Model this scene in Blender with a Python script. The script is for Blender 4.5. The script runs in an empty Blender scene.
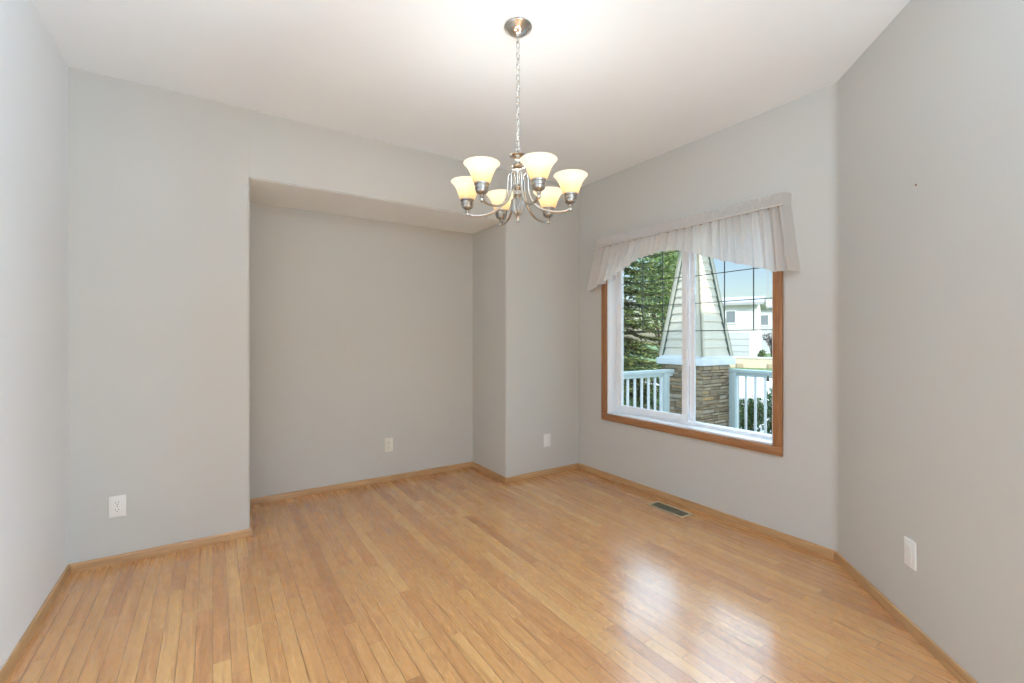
import bpy, bmesh, math, random
from mathutils import Vector, Matrix
R = math.radians
PI = math.pi
random.seed(11)
scene = bpy.context.scene
col = scene.collection

# ------------------------------------------------------------------ camera
CAM_H = 1.215
YAW = 0.5803
cam_d = bpy.data.cameras.new('camera')
cam = bpy.data.objects.new('camera', cam_d)
col.objects.link(cam)
cam.location = (0, 0, CAM_H)
cam.rotation_euler = (R(90), 0, -YAW)
cam_d.sensor_width = 36.0
cam_d.lens = 456.25 / 1024 * 36.0
cam_d.shift_y = -3.5 / 1024
cam_d.clip_start = 0.02
cam_d.clip_end = 400
scene.camera = cam

# ------------------------------------------------------------------ world, sun, large lights, exposure
BULB = 2.4
SKY = 0.18
ADDED_CLOUD = 6.5
BOUNCE_FILL = 76.0
HALL_FILL = 400.0
SUN = 5.0
REAR = 2.0
SIDE = 70.0
world = bpy.data.worlds.new('world')
scene.world = world
world.use_nodes = True
wt = world.node_tree
wt.nodes.clear()
w_out = wt.nodes.new('ShaderNodeOutputWorld')
w_bg = wt.nodes.new('ShaderNodeBackground')
w_sky = wt.nodes.new('ShaderNodeTexSky')
w_sky.sky_type = 'NISHITA'
w_sky.sun_disc = False
w_sky.sun_elevation = R(32)
w_sky.sun_rotation = R(187)
w_sky.air_density = 1.0
w_sky.dust_density = 1.2
w_sky.ozone_density = 1.0
w_bg.inputs['Strength'].default_value = SKY
wt.links.new(w_sky.outputs[0], w_bg.inputs['Color'])
# added cloud bank, unseen, to brighten the floor reflection; blue sky above the roofs
w_tc = wt.nodes.new('ShaderNodeTexCoord')
w_sep = wt.nodes.new('ShaderNodeSeparateXYZ')
wt.links.new(w_tc.outputs['Generated'], w_sep.inputs[0])
w_n = wt.nodes.new('ShaderNodeTexNoise')
w_n.inputs['Scale'].default_value = 3.0
w_n.inputs['Detail'].default_value = 5
wt.links.new(w_tc.outputs['Generated'], w_n.inputs['Vector'])
w_add = wt.nodes.new('ShaderNodeMath')
w_add.operation = 'MULTIPLY_ADD'
w_add.inputs[1].default_value = 0.25
wt.links.new(w_n.outputs['Fac'], w_add.inputs[0])
wt.links.new(w_sep.outputs[2], w_add.inputs[2])
w_mr = wt.nodes.new('ShaderNodeMapRange')
w_mr.interpolation_type = 'SMOOTHSTEP'
w_mr.inputs['From Min'].default_value = 0.29
w_mr.inputs['From Max'].default_value = 0.42
wt.links.new(w_add.outputs[0], w_mr.inputs['Value'])
w_cl = wt.nodes.new('ShaderNodeBackground')
w_cl.inputs['Color'].default_value = (0.58, 0.79, 1.0, 1)
w_cl.inputs['Strength'].default_value = ADDED_CLOUD
# the added bank is kept to the sector the floor reflects
w_dot = wt.nodes.new('ShaderNodeVectorMath')
w_dot.operation = 'DOT_PRODUCT'
w_dot.inputs[1].default_value = (0.80, 0.60, 0.0)
wt.links.new(w_tc.outputs['Generated'], w_dot.inputs[0])
w_m2 = wt.nodes.new('ShaderNodeMapRange')
w_m2.interpolation_type = 'SMOOTHSTEP'
w_m2.inputs['From Min'].default_value = 0.40
w_m2.inputs['From Max'].default_value = 0.72
wt.links.new(w_dot.outputs['Value'], w_m2.inputs['Value'])
w_mul = wt.nodes.new('ShaderNodeMath')
w_mul.operation = 'MULTIPLY'
wt.links.new(w_mr.outputs[0], w_mul.inputs[0])
w_ma = wt.nodes.new('ShaderNodeMath')
w_ma.operation = 'MULTIPLY_ADD'
w_ma.inputs[1].default_value = 0.70
w_ma.inputs[2].default_value = 0.30
wt.links.new(w_m2.outputs[0], w_ma.inputs[0])
wt.links.new(w_ma.outputs[0], w_mul.inputs[1])
w_mix = wt.nodes.new('ShaderNodeMixShader')
wt.links.new(w_mul.outputs[0], w_mix.inputs[0])
wt.links.new(w_bg.outputs[0], w_mix.inputs[1])
wt.links.new(w_cl.outputs[0], w_mix.inputs[2])
wt.links.new(w_mix.outputs[0], w_out.inputs['Surface'])

sun_d = bpy.data.lights.new('sun', 'SUN')
sun_d.energy = SUN
sun_d.angle = R(0.6)
sun_d.color = (1.0, 0.95, 0.87)
sun = bpy.data.objects.new('sun', sun_d)
col.objects.link(sun)
SUN_FROM = Vector((-0.12, -0.95, 0.53)).normalized()      # towards the sun
sun.rotation_euler = SUN_FROM.to_track_quat('Z', 'Y').to_euler()
sun.location = SUN_FROM * 30


def area(name, loc, target, sx, sy, power, colour):
    d = bpy.data.lights.new(name, 'AREA')
    d.shape = 'RECTANGLE'
    d.size, d.size_y = sx, sy
    d.energy = power
    d.color = colour
    o = bpy.data.objects.new(name, d)
    col.objects.link(o)
    o.location = loc
    o.rotation_euler = (Vector(loc) - Vector(target)).to_track_quat('Z', 'Y').to_euler()
    return o


FILL_TINT = (0.60, 0.81, 1.0)
# added fill lights at the unseen rear and side window openings
area('rear_opening_fill', (-1.6, -4.35, 1.55), (-1.6, 3.0, 1.55), 4.2, 2.0, REAR, FILL_TINT)
area('side_opening_fill', (-5.35, -1.6, 1.5), (3.0, -1.2, 1.6), 3.6, 2.0, SIDE, FILL_TINT)
# added fill on the hall side behind the camera, brightens the left wall
area('hall_side_fill', (1.47, -0.75, 1.3), (0.54, -1.10, 1.3), 0.9, 2.0, HALL_FILL, FILL_TINT)
# added uplight, out of view behind the camera, bounced off the ceiling
area('ceiling_bounce_fill', (0.40, -0.70, 1.50), (0.45, -0.60, 3.0), 0.35, 0.35, BOUNCE_FILL, (0.46, 0.74, 1.0))

scene.view_settings.view_transform = 'Standard'
scene.view_settings.look = 'None'
scene.view_settings.exposure = 0.0
scene.view_settings.gamma = 1.0
scene.view_settings.use_curve_mapping = False
cy = scene.cycles
cy.max_bounces = 14
cy.diffuse_bounces = 8
cy.glossy_bounces = 5
cy.transmission_bounces = 8
cy.transparent_max_bounces = 24
cy.use_denoising = True
cy.denoiser = 'OPENIMAGEDENOISE'
cy.sample_clamp_indirect = 6.0
cy.caustics_reflective = False
cy.caustics_refractive = False

# ------------------------------------------------------------------ room dimensions (metres)
XL, XW, YB = -0.6246, 2.8605, 3.2223
XA1, XA2, YA = 0.1907, 2.0535, 3.8128
H, HS, YC = 2.6146, 2.2022, 1.1186
WY0, WY1, WZ0, WZ1 = 1.449, 2.855, 0.560, 1.995          # window opening
HB = 0.048                                               # baseboard height


# ------------------------------------------------------------------ mesh helpers
def bm_box(bm, a, b):
    vs = [bm.verts.new((x, y, z)) for x in (a[0], b[0]) for y in (a[1], b[1]) for z in (a[2], b[2])]
    for f in ((0, 1, 3, 2), (4, 6, 7, 5), (0, 4, 5, 1), (2, 3, 7, 6), (0, 2, 6, 4), (1, 5, 7, 3)):
        bm.faces.new([vs[i] for i in f])
    return vs


def bm_bevel_box(bm, a, b, w=0.003, seg=2):
    t = bmesh.new()
    bm_box(t, a, b)
    bmesh.ops.bevel(t, geom=list(t.edges), offset=w, segments=seg, affect='EDGES', profile=0.6)
    merge(bm, t)


def merge(bm, t, mat=None):
    m = bpy.data.meshes.new('temporary')
    if mat is not None:
        bmesh.ops.transform(t, matrix=mat, verts=t.verts)
    t.to_mesh(m)
    t.free()
    bm.from_mesh(m)
    bpy.data.meshes.remove(m)


def bm_prism(bm, pts, z0, z1):
    lo = [bm.verts.new((x, y, z0)) for x, y in pts]
    hi = [bm.verts.new((x, y, z1)) for x, y in pts]
    n = len(pts)
    bm.faces.new(lo[::-1])
    bm.faces.new(hi)
    for i in range(n):
        j = (i + 1) % n
        bm.faces.new((lo[i], lo[j], hi[j], hi[i]))


def bm_lathe(bm, prof, n=24, flute=0.0, nfl=0, at=(0, 0, 0)):
    rings = []
    for r, z in prof:
        ring = []
        for k in range(n):
            a = 2 * PI * k / n
            rr = max(r, 1e-4)
            if nfl:
                rr *= 1 - flute * (0.5 + 0.5 * math.cos(nfl * a))
            ring.append(bm.verts.new((at[0] + rr * math.cos(a), at[1] + rr * math.sin(a), at[2] + z)))
        rings.append(ring)
    for p, q in zip(rings, rings[1:]):
        for k in range(n):
            l = (k + 1) % n
            bm.faces.new((p[k], p[l], q[l], q[k]))
    return rings


def bm_tube(bm, pts, r, n=8, closed=False, r_end=None):
    pts = [Vector(p) for p in pts]
    m = len(pts)
    rings = []
    up = Vector((0.13, 0.21, 0.97)).normalized()
    for i, p in enumerate(pts):
        if closed:
            t = pts[(i + 1) % m] - pts[i - 1]
        else:
            t = pts[min(i + 1, m - 1)] - pts[max(i - 1, 0)]
        t.normalize()
        s = t.cross(up)
        if s.length < 0.05:
            s = t.cross(Vector((1, 0, 0)))
        s.normalize()
        u = s.cross(t)
        rr = r if r_end is None else r + (r_end - r) * i / max(1, m - 1)
        rings.append([bm.verts.new(p + (s * math.cos(2 * PI * k / n) + u * math.sin(2 * PI * k / n)) * rr) for k in range(n)])
    pairs = list(zip(rings, rings[1:]))
    if closed:
        pairs.append((rings[-1], rings[0]))
    for a, b in pairs:
        for k in range(n):
            l = (k + 1) % n
            bm.faces.new((a[k], a[l], b[l], b[k]))
    if not closed:
        bm.faces.new(rings[0][::-1])
        bm.faces.new(rings[-1])


def spline(P, n=8):
    P = [Vector(p) for p in P]
    out = []
    for i in range(len(P) - 1):
        p0, p1, p2, p3 = P[max(i - 1, 0)], P[i], P[i + 1], P[min(i + 2, len(P) - 1)]
        for k in range(n):
            t = k / n
            out.append(0.5 * ((2 * p1) + (p2 - p0) * t + (2 * p0 - 5 * p1 + 4 * p2 - p3) * t * t + (3 * p1 - p0 - 3 * p2 + p3) * t ** 3))
    out.append(P[-1])
    return out


def obj(name, bm, mat, parent=None, smooth=None, loc=None, recalc=True):
    if recalc:
        bmesh.ops.recalc_face_normals(bm, faces=bm.faces)
    me = bpy.data.meshes.new(name)
    bm.to_mesh(me)
    bm.free()
    if smooth is not None:
        for p in me.polygons:
            p.use_smooth = True
        me.set_sharp_from_angle(angle=R(smooth))
    if mat:
        me.materials.append(mat)
    o = bpy.data.objects.new(name, me)
    col.objects.link(o)
    if parent:
        o.parent = parent
    if loc:
        o.location = loc
    return o


def struct(name, bm, mat, parent=None, smooth=None):
    o = obj(name, bm, mat, parent, smooth)
    if not parent:
        o['kind'] = 'structure'
    return o


def tag(o, label, cat, group=None, kind=None):
    o['label'] = label
    o['category'] = cat
    if group:
        o['group'] = group
    if kind:
        o['kind'] = kind
    return o


def thing(name, label, cat, loc=(0, 0, 0), rz=0.0, group=None):
    o = bpy.data.objects.new(name, None)
    o.empty_display_size = 0.1
    col.objects.link(o)
    o.location = loc
    o.rotation_euler = (0, 0, rz)
    return tag(o, label, cat, group)


def copy_tree(o, parent=None):
    c = o.copy()
    col.objects.link(c)
    if parent:
        c.parent = parent
    for ch in list(o.children):
        copy_tree(ch, c)
    return c


# ------------------------------------------------------------------ materials
def mat_new(name):
    m = bpy.data.materials.new(name)
    m.use_nodes = True
    nt = m.node_tree
    return m, nt, nt.nodes['Principled BSDF']


def sset(b, **kw):
    names = {'rough': 'Roughness', 'metal': 'Metallic', 'spec': 'Specular IOR Level', 'coat': 'Coat Weight', 'coat_rough': 'Coat Roughness'}
    for k, v in kw.items():
        b.inputs[names[k]].default_value = v


def coords(nt, kind='Object', scale=(1, 1, 1)):
    tc = nt.nodes.new('ShaderNodeTexCoord')
    mp = nt.nodes.new('ShaderNodeMapping')
    mp.inputs['Scale'].default_value = scale
    nt.links.new(tc.outputs[kind], mp.inputs['Vector'])
    return mp.outputs[0]


def noise(nt, vec, scale, detail=3, rough=0.55):
    n = nt.nodes.new('ShaderNodeTexNoise')
    n.inputs['Scale'].default_value = scale
    n.inputs['Detail'].default_value = detail
    n.inputs['Roughness'].default_value = rough
    nt.links.new(vec, n.inputs['Vector'])
    return n.outputs['Fac']


def ramp(nt, fac, stops):
    r = nt.nodes.new('ShaderNodeValToRGB')
    el = r.color_ramp.elements
    while len(el) < len(stops):
        el.new(0.5)
    for e, (p, c) in zip(el, stops):
        e.position = p
        e.color = (*c, 1)
    nt.links.new(fac, r.inputs['Fac'])
    return r.outputs['Color']


def bump(nt, b, height, strength=0.2, dist=0.01):
    n = nt.nodes.new('ShaderNodeBump')
    n.inputs['Strength'].default_value = strength
    n.inputs['Distance'].default_value = dist
    nt.links.new(height, n.inputs['Height'])
    nt.links.new(n.outputs[0], b.inputs['Normal'])


def simple(name, c, rough=0.5, metal=0.0, var=0.06, scale=6.0, bumps=0.0, bscale=60, spec=0.5, coat=0.0):
    m, nt, b = mat_new(name)
    v = coords(nt)
    f = noise(nt, v, scale)
    lo = tuple(max(0, x * (1 - var)) for x in c)
    hi = tuple(min(1, x * (1 + var)) for x in c)
    nt.links.new(ramp(nt, f, [(0.3, lo), (0.7, hi)]), b.inputs['Base Color'])
    sset(b, rough=rough, metal=metal, spec=spec, coat=coat)
    if bumps:
        bump(nt, b, noise(nt, v, bscale, 4), bumps, 0.002)
    return m


M = {}
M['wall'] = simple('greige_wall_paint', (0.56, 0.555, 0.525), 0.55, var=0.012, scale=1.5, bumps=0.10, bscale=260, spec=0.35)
M['wall_bright'] = simple('brightened_wall_paint', (0.76, 0.765, 0.765), 0.55, var=0.012, scale=1.5, bumps=0.10, bscale=260, spec=0.35)  # wall paint with the left wall's stronger light put into the colour
M['ceiling'] = simple('white_ceiling_paint', (0.87, 0.91, 0.945), 0.85, var=0.01, scale=2.0, bumps=0.25, bscale=160, spec=0.2)
M['vinyl'] = simple('white_vinyl', (0.86, 0.88, 0.91), 0.35, var=0.01)
M['plate'] = simple('white_plastic', (0.80, 0.80, 0.79), 0.3, var=0.01)
M['ivory'] = simple('ivory_plastic', (0.76, 0.74, 0.66), 0.3, var=0.01)
M['slot'] = simple('dark_slot', (0.03, 0.03, 0.03), 0.6)
M['grille'] = simple('grey_window_grille', (0.10, 0.13, 0.13), 0.5)
M['nickel'] = simple('brushed_nickel', (0.58, 0.55, 0.50), 0.22, metal=1.0, var=0.08, scale=30)
M['nickel_dark'] = simple('dark_nickel', (0.40, 0.38, 0.35), 0.28, metal=1.0, var=0.08, scale=30)
M['register'] = simple('beige_register_metal', (0.55, 0.48, 0.34), 0.35, metal=0.3)
M['trim_white'] = simple('white_exterior_trim', (0.80, 0.82, 0.82), 0.6)
M['rail_blue'] = simple('pale_blue_painted_rail', (0.54, 0.63, 0.63), 0.55, var=0.04)
M['siding'] = simple('pale_beige_siding', (0.75, 0.68, 0.55), 0.65, var=0.03)
M['corner_board'] = simple('cream_corner_board', (0.66, 0.61, 0.48), 0.65, var=0.03)
M['dark_strip'] = simple('dark_green_strip', (0.09, 0.13, 0.11), 0.5)
M['concrete'] = simple('pale_concrete', (0.62, 0.60, 0.57), 0.9, var=0.06, scale=1.2)
M['road'] = simple('grey_asphalt', (0.24, 0.24, 0.25), 0.9, var=0.08, scale=3)
M['lawn'] = simple('mown_lawn', (0.12, 0.19, 0.06), 0.95, var=0.4, scale=5)
M['roof'] = simple('grey_shingle_roof', (0.42, 0.42, 0.43), 0.9, var=0.15, scale=12)
M['house'] = simple('off_white_stucco', (0.68, 0.67, 0.66), 0.85, var=0.04)
M['house_grey'] = simple('pale_grey_siding', (0.55, 0.56, 0.58), 0.8, var=0.04)
M['dark_glass'] = simple('dark_window_glass', (0.22, 0.25, 0.28), 0.1)
M['cream_wall'] = simple('cream_masonry', (0.66, 0.57, 0.42), 0.85, var=0.06, scale=2)
M['bark'] = simple('brown_bark', (0.13, 0.09, 0.06), 0.9, var=0.3, scale=20, bumps=0.5)


def oak(name, c1, c2, axis, rough=0.35):
    m, nt, b = mat_new(name)
    sc = [14.0, 14.0, 14.0]
    sc[axis] = 0.9
    v = coords(nt, 'Object', tuple(sc))
    f = noise(nt, v, 6.0, 5, 0.6)
    nt.links.new(ramp(nt, f, [(0.3, c1), (0.72, c2)]), b.inputs['Base Color'])
    sset(b, rough=rough)
    return m


OAK1, OAK2 = (0.36, 0.185, 0.075), (0.56, 0.33, 0.155)
M['base_y'] = oak('oak_baseboard_along', OAK1, OAK2, 1)
M['base_x'] = oak('oak_baseboard_across', OAK1, OAK2, 0)
CAS1, CAS2 = (0.25, 0.105, 0.04), (0.40, 0.185, 0.075)
M['cas_y'] = oak('oak_casing_level', CAS1, CAS2, 1, 0.4)
M['cas_z'] = oak('oak_casing_upright', CAS1, CAS2, 2, 0.4)


class NT:
    """small helper for arithmetic in a node tree"""
    def __init__(self, nt):
        self.nt = nt

    def m(self, op, a, b=None, c=None):
        n = self.nt.nodes.new('ShaderNodeMath')
        n.operation = op
        for i, x in enumerate((a, b, c)):
            if x is None:
                continue
            if isinstance(x, (int, float)):
                n.inputs[i].default_value = x
            else:
                self.nt.links.new(x, n.inputs[i])
        return n.outputs[0]

    def xyz(self, x, y, z=0.0):
        n = self.nt.nodes.new('ShaderNodeCombineXYZ')
        for i, v in enumerate((x, y, z)):
            if isinstance(v, (int, float)):
                n.inputs[i].default_value = v
            else:
                self.nt.links.new(v, n.inputs[i])
        return n.outputs[0]

    def white(self, vec, out='Value'):
        n = self.nt.nodes.new('ShaderNodeTexWhiteNoise')
        n.noise_dimensions = '3D'
        self.nt.links.new(vec, n.inputs['Vector'])
        return n.outputs[out]

    def mix(self, fac, a, b, mode='MIX'):
        n = self.nt.nodes.new('ShaderNodeMix')
        n.data_type = 'RGBA'
        n.blend_type = mode
        for sock, v in ((n.inputs[0], fac), (n.inputs[6], a), (n.inputs[7], b)):
            if isinstance(v, (int, float)):
                sock.default_value = v
            elif isinstance(v, tuple):
                sock.default_value = (*v, 1)
            else:
                self.nt.links.new(v, sock)
        return n.outputs[2]


def floor_material():
    m, nt, b = mat_new('oak_strip_floor')
    k = NT(nt)
    tc = nt.nodes.new('ShaderNodeTexCoord')
    sp = nt.nodes.new('ShaderNodeSeparateXYZ')
    nt.links.new(tc.outputs['Object'], sp.inputs[0])
    x, y = sp.outputs[0], sp.outputs[1]
    u = k.m('DIVIDE', x, 0.0572)
    strip = k.m('FLOOR', u)
    fu = k.m('FRACT', u)
    off = k.m('MULTIPLY', k.white(k.xyz(strip, 3.3, 1.7)), 7.0)
    length = k.m('ADD', k.m('MULTIPLY', k.white(k.xyz(strip, 9.1, 4.4)), 0.55), 0.55)
    v = k.m('DIVIDE', k.m('ADD', y, off), length)
    board = k.m('FLOOR', v)
    fv = k.m('FRACT', v)
    rnd = k.white(k.xyz(strip, board, 5.5))
    rnd2 = k.white(k.xyz(strip, board, 8.2))
    base = ramp(nt, rnd, [(0.0, (0.46, 0.205, 0.074)), (0.10, (0.55, 0.256, 0.094)), (0.5, (0.605, 0.300, 0.110)),
                          (0.88, (0.635, 0.33, 0.122)), (1.0, (0.69, 0.39, 0.15))])
    # grain: stretched along the board, shifted from board to board
    gv = k.xyz(k.m('MULTIPLY', x, 38.0), k.m('ADD', k.m('MULTIPLY', y, 2.2), k.m('MULTIPLY', rnd2, 37.0)), k.m('MULTIPLY', rnd, 50.0))
    g = noise(nt, gv, 1.6, 5, 0.62)
    grain = ramp(nt, g, [(0.30, (0.74, 0.66, 0.60)), (0.52, (1.0, 1.0, 1.0)), (0.75, (1.10, 1.10, 1.10))])
    c = k.mix(0.95, base, grain, 'MULTIPLY')
    # seams
    e1 = k.m('LESS_THAN', k.m('MINIMUM', fu, k.m('SUBTRACT', 1.0, fu)), 0.028)
    e2 = k.m('LESS_THAN', k.m('MULTIPLY', k.m('MINIMUM', fv, k.m('SUBTRACT', 1.0, fv)), length), 0.0012)
    seam = k.m('MAXIMUM', e1, e2)
    c = k.mix(k.m('MULTIPLY', seam, 0.75), c, (0.17, 0.07, 0.022))
    nt.links.new(c, b.inputs['Base Color'])
    rg = ramp(nt, g, [(0.3, (0.30, 0.30, 0.30)), (0.7, (0.25, 0.25, 0.25))])
    nt.links.new(rg, b.inputs['Roughness'])
    sset(b, spec=0.6, coat=0.5, coat_rough=0.16)
    b.inputs['Coat IOR'].default_value = 1.75
    # every board lies at a hair of an angle of its own, and the seams are shallow grooves
    hgt = k.m('SUBTRACT', k.m('MULTIPLY', k.m('SUBTRACT', rnd2, 0.5), k.m('MULTIPLY', fu, 0.5)), k.m('MULTIPLY', seam, 0.5))
    bump(nt, b, hgt, 0.25, 0.0012)
    return m


M['floor'] = floor_material()


def glass_material():
    m, nt, b = mat_new('clear_window_glass')
    nt.nodes.remove(b)
    out = nt.nodes['Material Output']
    tr = nt.nodes.new('ShaderNodeBsdfTransparent')
    tr.inputs['Color'].default_value = (0.97, 0.985, 0.98, 1)
    gl = nt.nodes.new('ShaderNodeBsdfGlossy')
    gl.inputs['Roughness'].default_value = 0.02
    fr = nt.nodes.new('ShaderNodeFresnel')
    k = NT(nt)
    ge = nt.nodes.new('ShaderNodeNewGeometry')
    nt.links.new(k.m('SUBTRACT', 1.35, k.m('MULTIPLY', ge.outputs['Backfacing'], 1.35 - 1 / 1.35)), fr.inputs['IOR'])
    mx = nt.nodes.new('ShaderNodeMixShader')
    nt.links.new(fr.outputs[0], mx.inputs[0])
    nt.links.new(tr.outputs[0], mx.inputs[1])
    nt.links.new(gl.outputs[0], mx.inputs[2])
    nt.links.new(mx.outputs[0], out.inputs['Surface'])
    return m


M['glass'] = glass_material()


def fabric_material():
    m, nt, b = mat_new('sheer_white_fabric')
    nt.nodes.remove(b)
    out = nt.nodes['Material Output']
    v = coords(nt, 'Object', (1, 1, 1))
    f = noise(nt, v, 220, 2)
    c = ramp(nt, f, [(0.3, (0.74, 0.71, 0.68)), (0.7, (0.82, 0.79, 0.76))])
    df = nt.nodes.new('ShaderNodeBsdfDiffuse')
    tl = nt.nodes.new('ShaderNodeBsdfTranslucent')
    tp = nt.nodes.new('ShaderNodeBsdfTransparent')
    nt.links.new(c, df.inputs['Color'])
    nt.links.new(c, tl.inputs['Color'])
    m1 = nt.nodes.new('ShaderNodeMixShader')
    m1.inputs[0].default_value = 0.38
    m2 = nt.nodes.new('ShaderNodeMixShader')
    m2.inputs[0].default_value = 0.10
    nt.links.new(df.outputs[0], m1.inputs[1])
    nt.links.new(tl.outputs[0], m1.inputs[2])
    nt.links.new(m1.outputs[0], m2.inputs[1])
    nt.links.new(tp.outputs[0], m2.inputs[2])
    nt.links.new(m2.outputs[0], out.inputs['Surface'])
    return m


M['fabric'] = fabric_material()


def shade_material():
    m, nt, b = mat_new('alabaster_lamp_glass')
    nt.nodes.remove(b)
    out = nt.nodes['Material Output']
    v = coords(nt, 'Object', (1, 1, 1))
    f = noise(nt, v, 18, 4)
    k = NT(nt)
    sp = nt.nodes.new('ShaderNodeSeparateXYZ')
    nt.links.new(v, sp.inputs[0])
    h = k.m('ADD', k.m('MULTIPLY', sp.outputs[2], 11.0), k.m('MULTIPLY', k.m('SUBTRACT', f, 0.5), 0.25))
    c = ramp(nt, h, [(0.0, (0.78, 0.62, 0.40)), (0.30, (0.84, 0.71, 0.49)), (0.62, (0.92, 0.84, 0.68)), (1.0, (0.95, 0.91, 0.80))])  # amber foot to pale rim: the bulb's fall-off is put into the glass colour
    df = nt.nodes.new('ShaderNodeBsdfDiffuse')
    tl = nt.nodes.new('ShaderNodeBsdfTranslucent')
    gl = nt.nodes.new('ShaderNodeBsdfGlossy')
    gl.inputs['Roughness'].default_value = 0.25
    nt.links.new(c, df.inputs['Color'])
    nt.links.new(c, tl.inputs['Color'])
    m1 = nt.nodes.new('ShaderNodeMixShader')
    m1.inputs[0].default_value = 0.5
    nt.links.new(df.outputs[0], m1.inputs[1])
    nt.links.new(tl.outputs[0], m1.inputs[2])
    m2 = nt.nodes.new('ShaderNodeMixShader')
    m2.inputs[0].default_value = 0.05
    nt.links.new(m1.outputs[0], m2.inputs[1])
    nt.links.new(gl.outputs[0], m2.inputs[2])
    em = nt.nodes.new('ShaderNodeEmission')
    nt.links.new(c, em.inputs['Color'])
    em.inputs['Strength'].default_value = 0.25
    ad = nt.nodes.new('ShaderNodeAddShader')
    nt.links.new(m2.outputs[0], ad.inputs[0])
    nt.links.new(em.outputs[0], ad.inputs[1])
    nt.links.new(ad.outputs[0], out.inputs['Surface'])
    return m


M['shade'] = shade_material()


def bulb_material():
    m, nt, b = mat_new('lit_frosted_bulb')
    b.inputs['Base Color'].default_value = (0.9, 0.88, 0.8, 1)
    v = coords(nt)
    nt.links.new(ramp(nt, noise(nt, v, 30), [(0.0, (1.0, 0.80, 0.52)), (1.0, (1.0, 0.86, 0.62))]), b.inputs['Emission Color'])
    b.inputs['Emission Strength'].default_value = 6.0
    return m


M['bulb'] = bulb_material()


def island_material(name, stops, rough=0.8, trans=0.0, nscale=None):
    m, nt, b = mat_new(name)
    g = nt.nodes.new('ShaderNodeNewGeometry')
    f = g.outputs['Random Per Island']
    c = ramp(nt, f, stops)
    if nscale:
        k = NT(nt)
        c = k.mix(0.6, c, ramp(nt, noise(nt, coords(nt), nscale, 5), [(0.3, (0.55, 0.55, 0.55)), (0.7, (1.15, 1.15, 1.15))]), 'MULTIPLY')
        bump(nt, b, noise(nt, coords(nt), nscale * 1.5, 5), 0.6, 0.02)
    nt.links.new(c, b.inputs['Base Color'])
    sset(b, rough=rough, spec=0.3)
    if trans:
        out = nt.nodes['Material Output']
        tl = nt.nodes.new('ShaderNodeBsdfTranslucent')
        nt.links.new(c, tl.inputs['Color'])
        mx = nt.nodes.new('ShaderNodeMixShader')
        mx.inputs[0].default_value = trans
        nt.links.new(b.outputs[0], mx.inputs[1])
        nt.links.new(tl.outputs[0], mx.inputs[2])
        nt.links.new(mx.outputs[0], out.inputs['Surface'])
    return m


M['stone'] = island_material('stacked_ledge_stone', [(0.0, (0.24, 0.18, 0.12)), (0.3, (0.40, 0.31, 0.21)), (0.55, (0.52, 0.41, 0.27)),
                                                     (0.75, (0.44, 0.38, 0.30)), (0.9, (0.54, 0.34, 0.16)), (1.0, (0.64, 0.55, 0.42))], 0.85, 0, 14)
M['spruce'] = island_material('spruce_needles', [(0.0, (0.04, 0.085, 0.05)), (0.45, (0.11, 0.18, 0.065)), (0.75, (0.34, 0.41, 0.13)), (1.0, (0.66, 0.68, 0.32))], 0.6, 0.2)
M['leaf'] = island_material('bright_green_leaves', [(0.0, (0.12, 0.22, 0.06)), (0.5, (0.24, 0.36, 0.12)), (1.0, (0.45, 0.50, 0.22))], 0.55, 0.35)
M['shrub'] = island_material('dark_shrub_leaves', [(0.0, (0.05, 0.10, 0.04)), (0.6, (0.12, 0.20, 0.07)), (0.9, (0.25, 0.30, 0.12)), (1.0, (0.45, 0.36, 0.25))], 0.6, 0.25)
M['twig'] = island_material('grey_purple_twigs', [(0.0, (0.10, 0.09, 0.10)), (1.0, (0.28, 0.25, 0.25))], 0.8, 0.0)

# ------------------------------------------------------------------ room shell
XO = 1.56                                                # where the slanted wall meets the hall wall
YO = YC - (XW - XO)
bm = bmesh.new()
bm_prism(bm, [(-5.6, -4.6), (XO + .15, -4.6), (XO + .15, YO - .06), (XW + .15, YC - .06), (XW + .15, YB + .6), (XA2 + .1, YA + .15), (-5.6, YA + .15)], -0.10, 0.0)
struct('floor', bm, M['floor'])
bm = bmesh.new()
bm_prism(bm, [(-5.6, -4.6), (XO + .15, -4.6), (XO + .15, YO - .06), (XW + .15, YC - .06), (XW + .15, YB + .6), (XA2 + .1, YA + .15), (-5.6, YA + .15)], H, H + 0.15)
struct('ceiling', bm, M['ceiling'])

# left wall, short; the dining room is open to the next room behind the camera
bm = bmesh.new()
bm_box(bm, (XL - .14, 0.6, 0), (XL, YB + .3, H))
struct('wall_left', bm, M['wall_bright'])

r = 0.018
bm = bmesh.new()
arc = lambda cx, cy, a0, a1, rr, n=8: [(cx + rr * math.cos(R(a0 + (a1 - a0) * i / n)), cy + rr * math.sin(R(a0 + (a1 - a0) * i / n))) for i in range(n + 1)]
bm_prism(bm, [(XL - .14, YB)] + arc(XA1 - r, YB + r, -90, 0, r) + [(XA1, YA), (XL - .14, YA)], 0, HS)
bm_prism(bm, [(XA2, YA)] + arc(XA2 + r, YB + r, 180, 270, r) + [(XW + .12, YB), (XW + .12, YA)], 0, HS)
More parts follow.
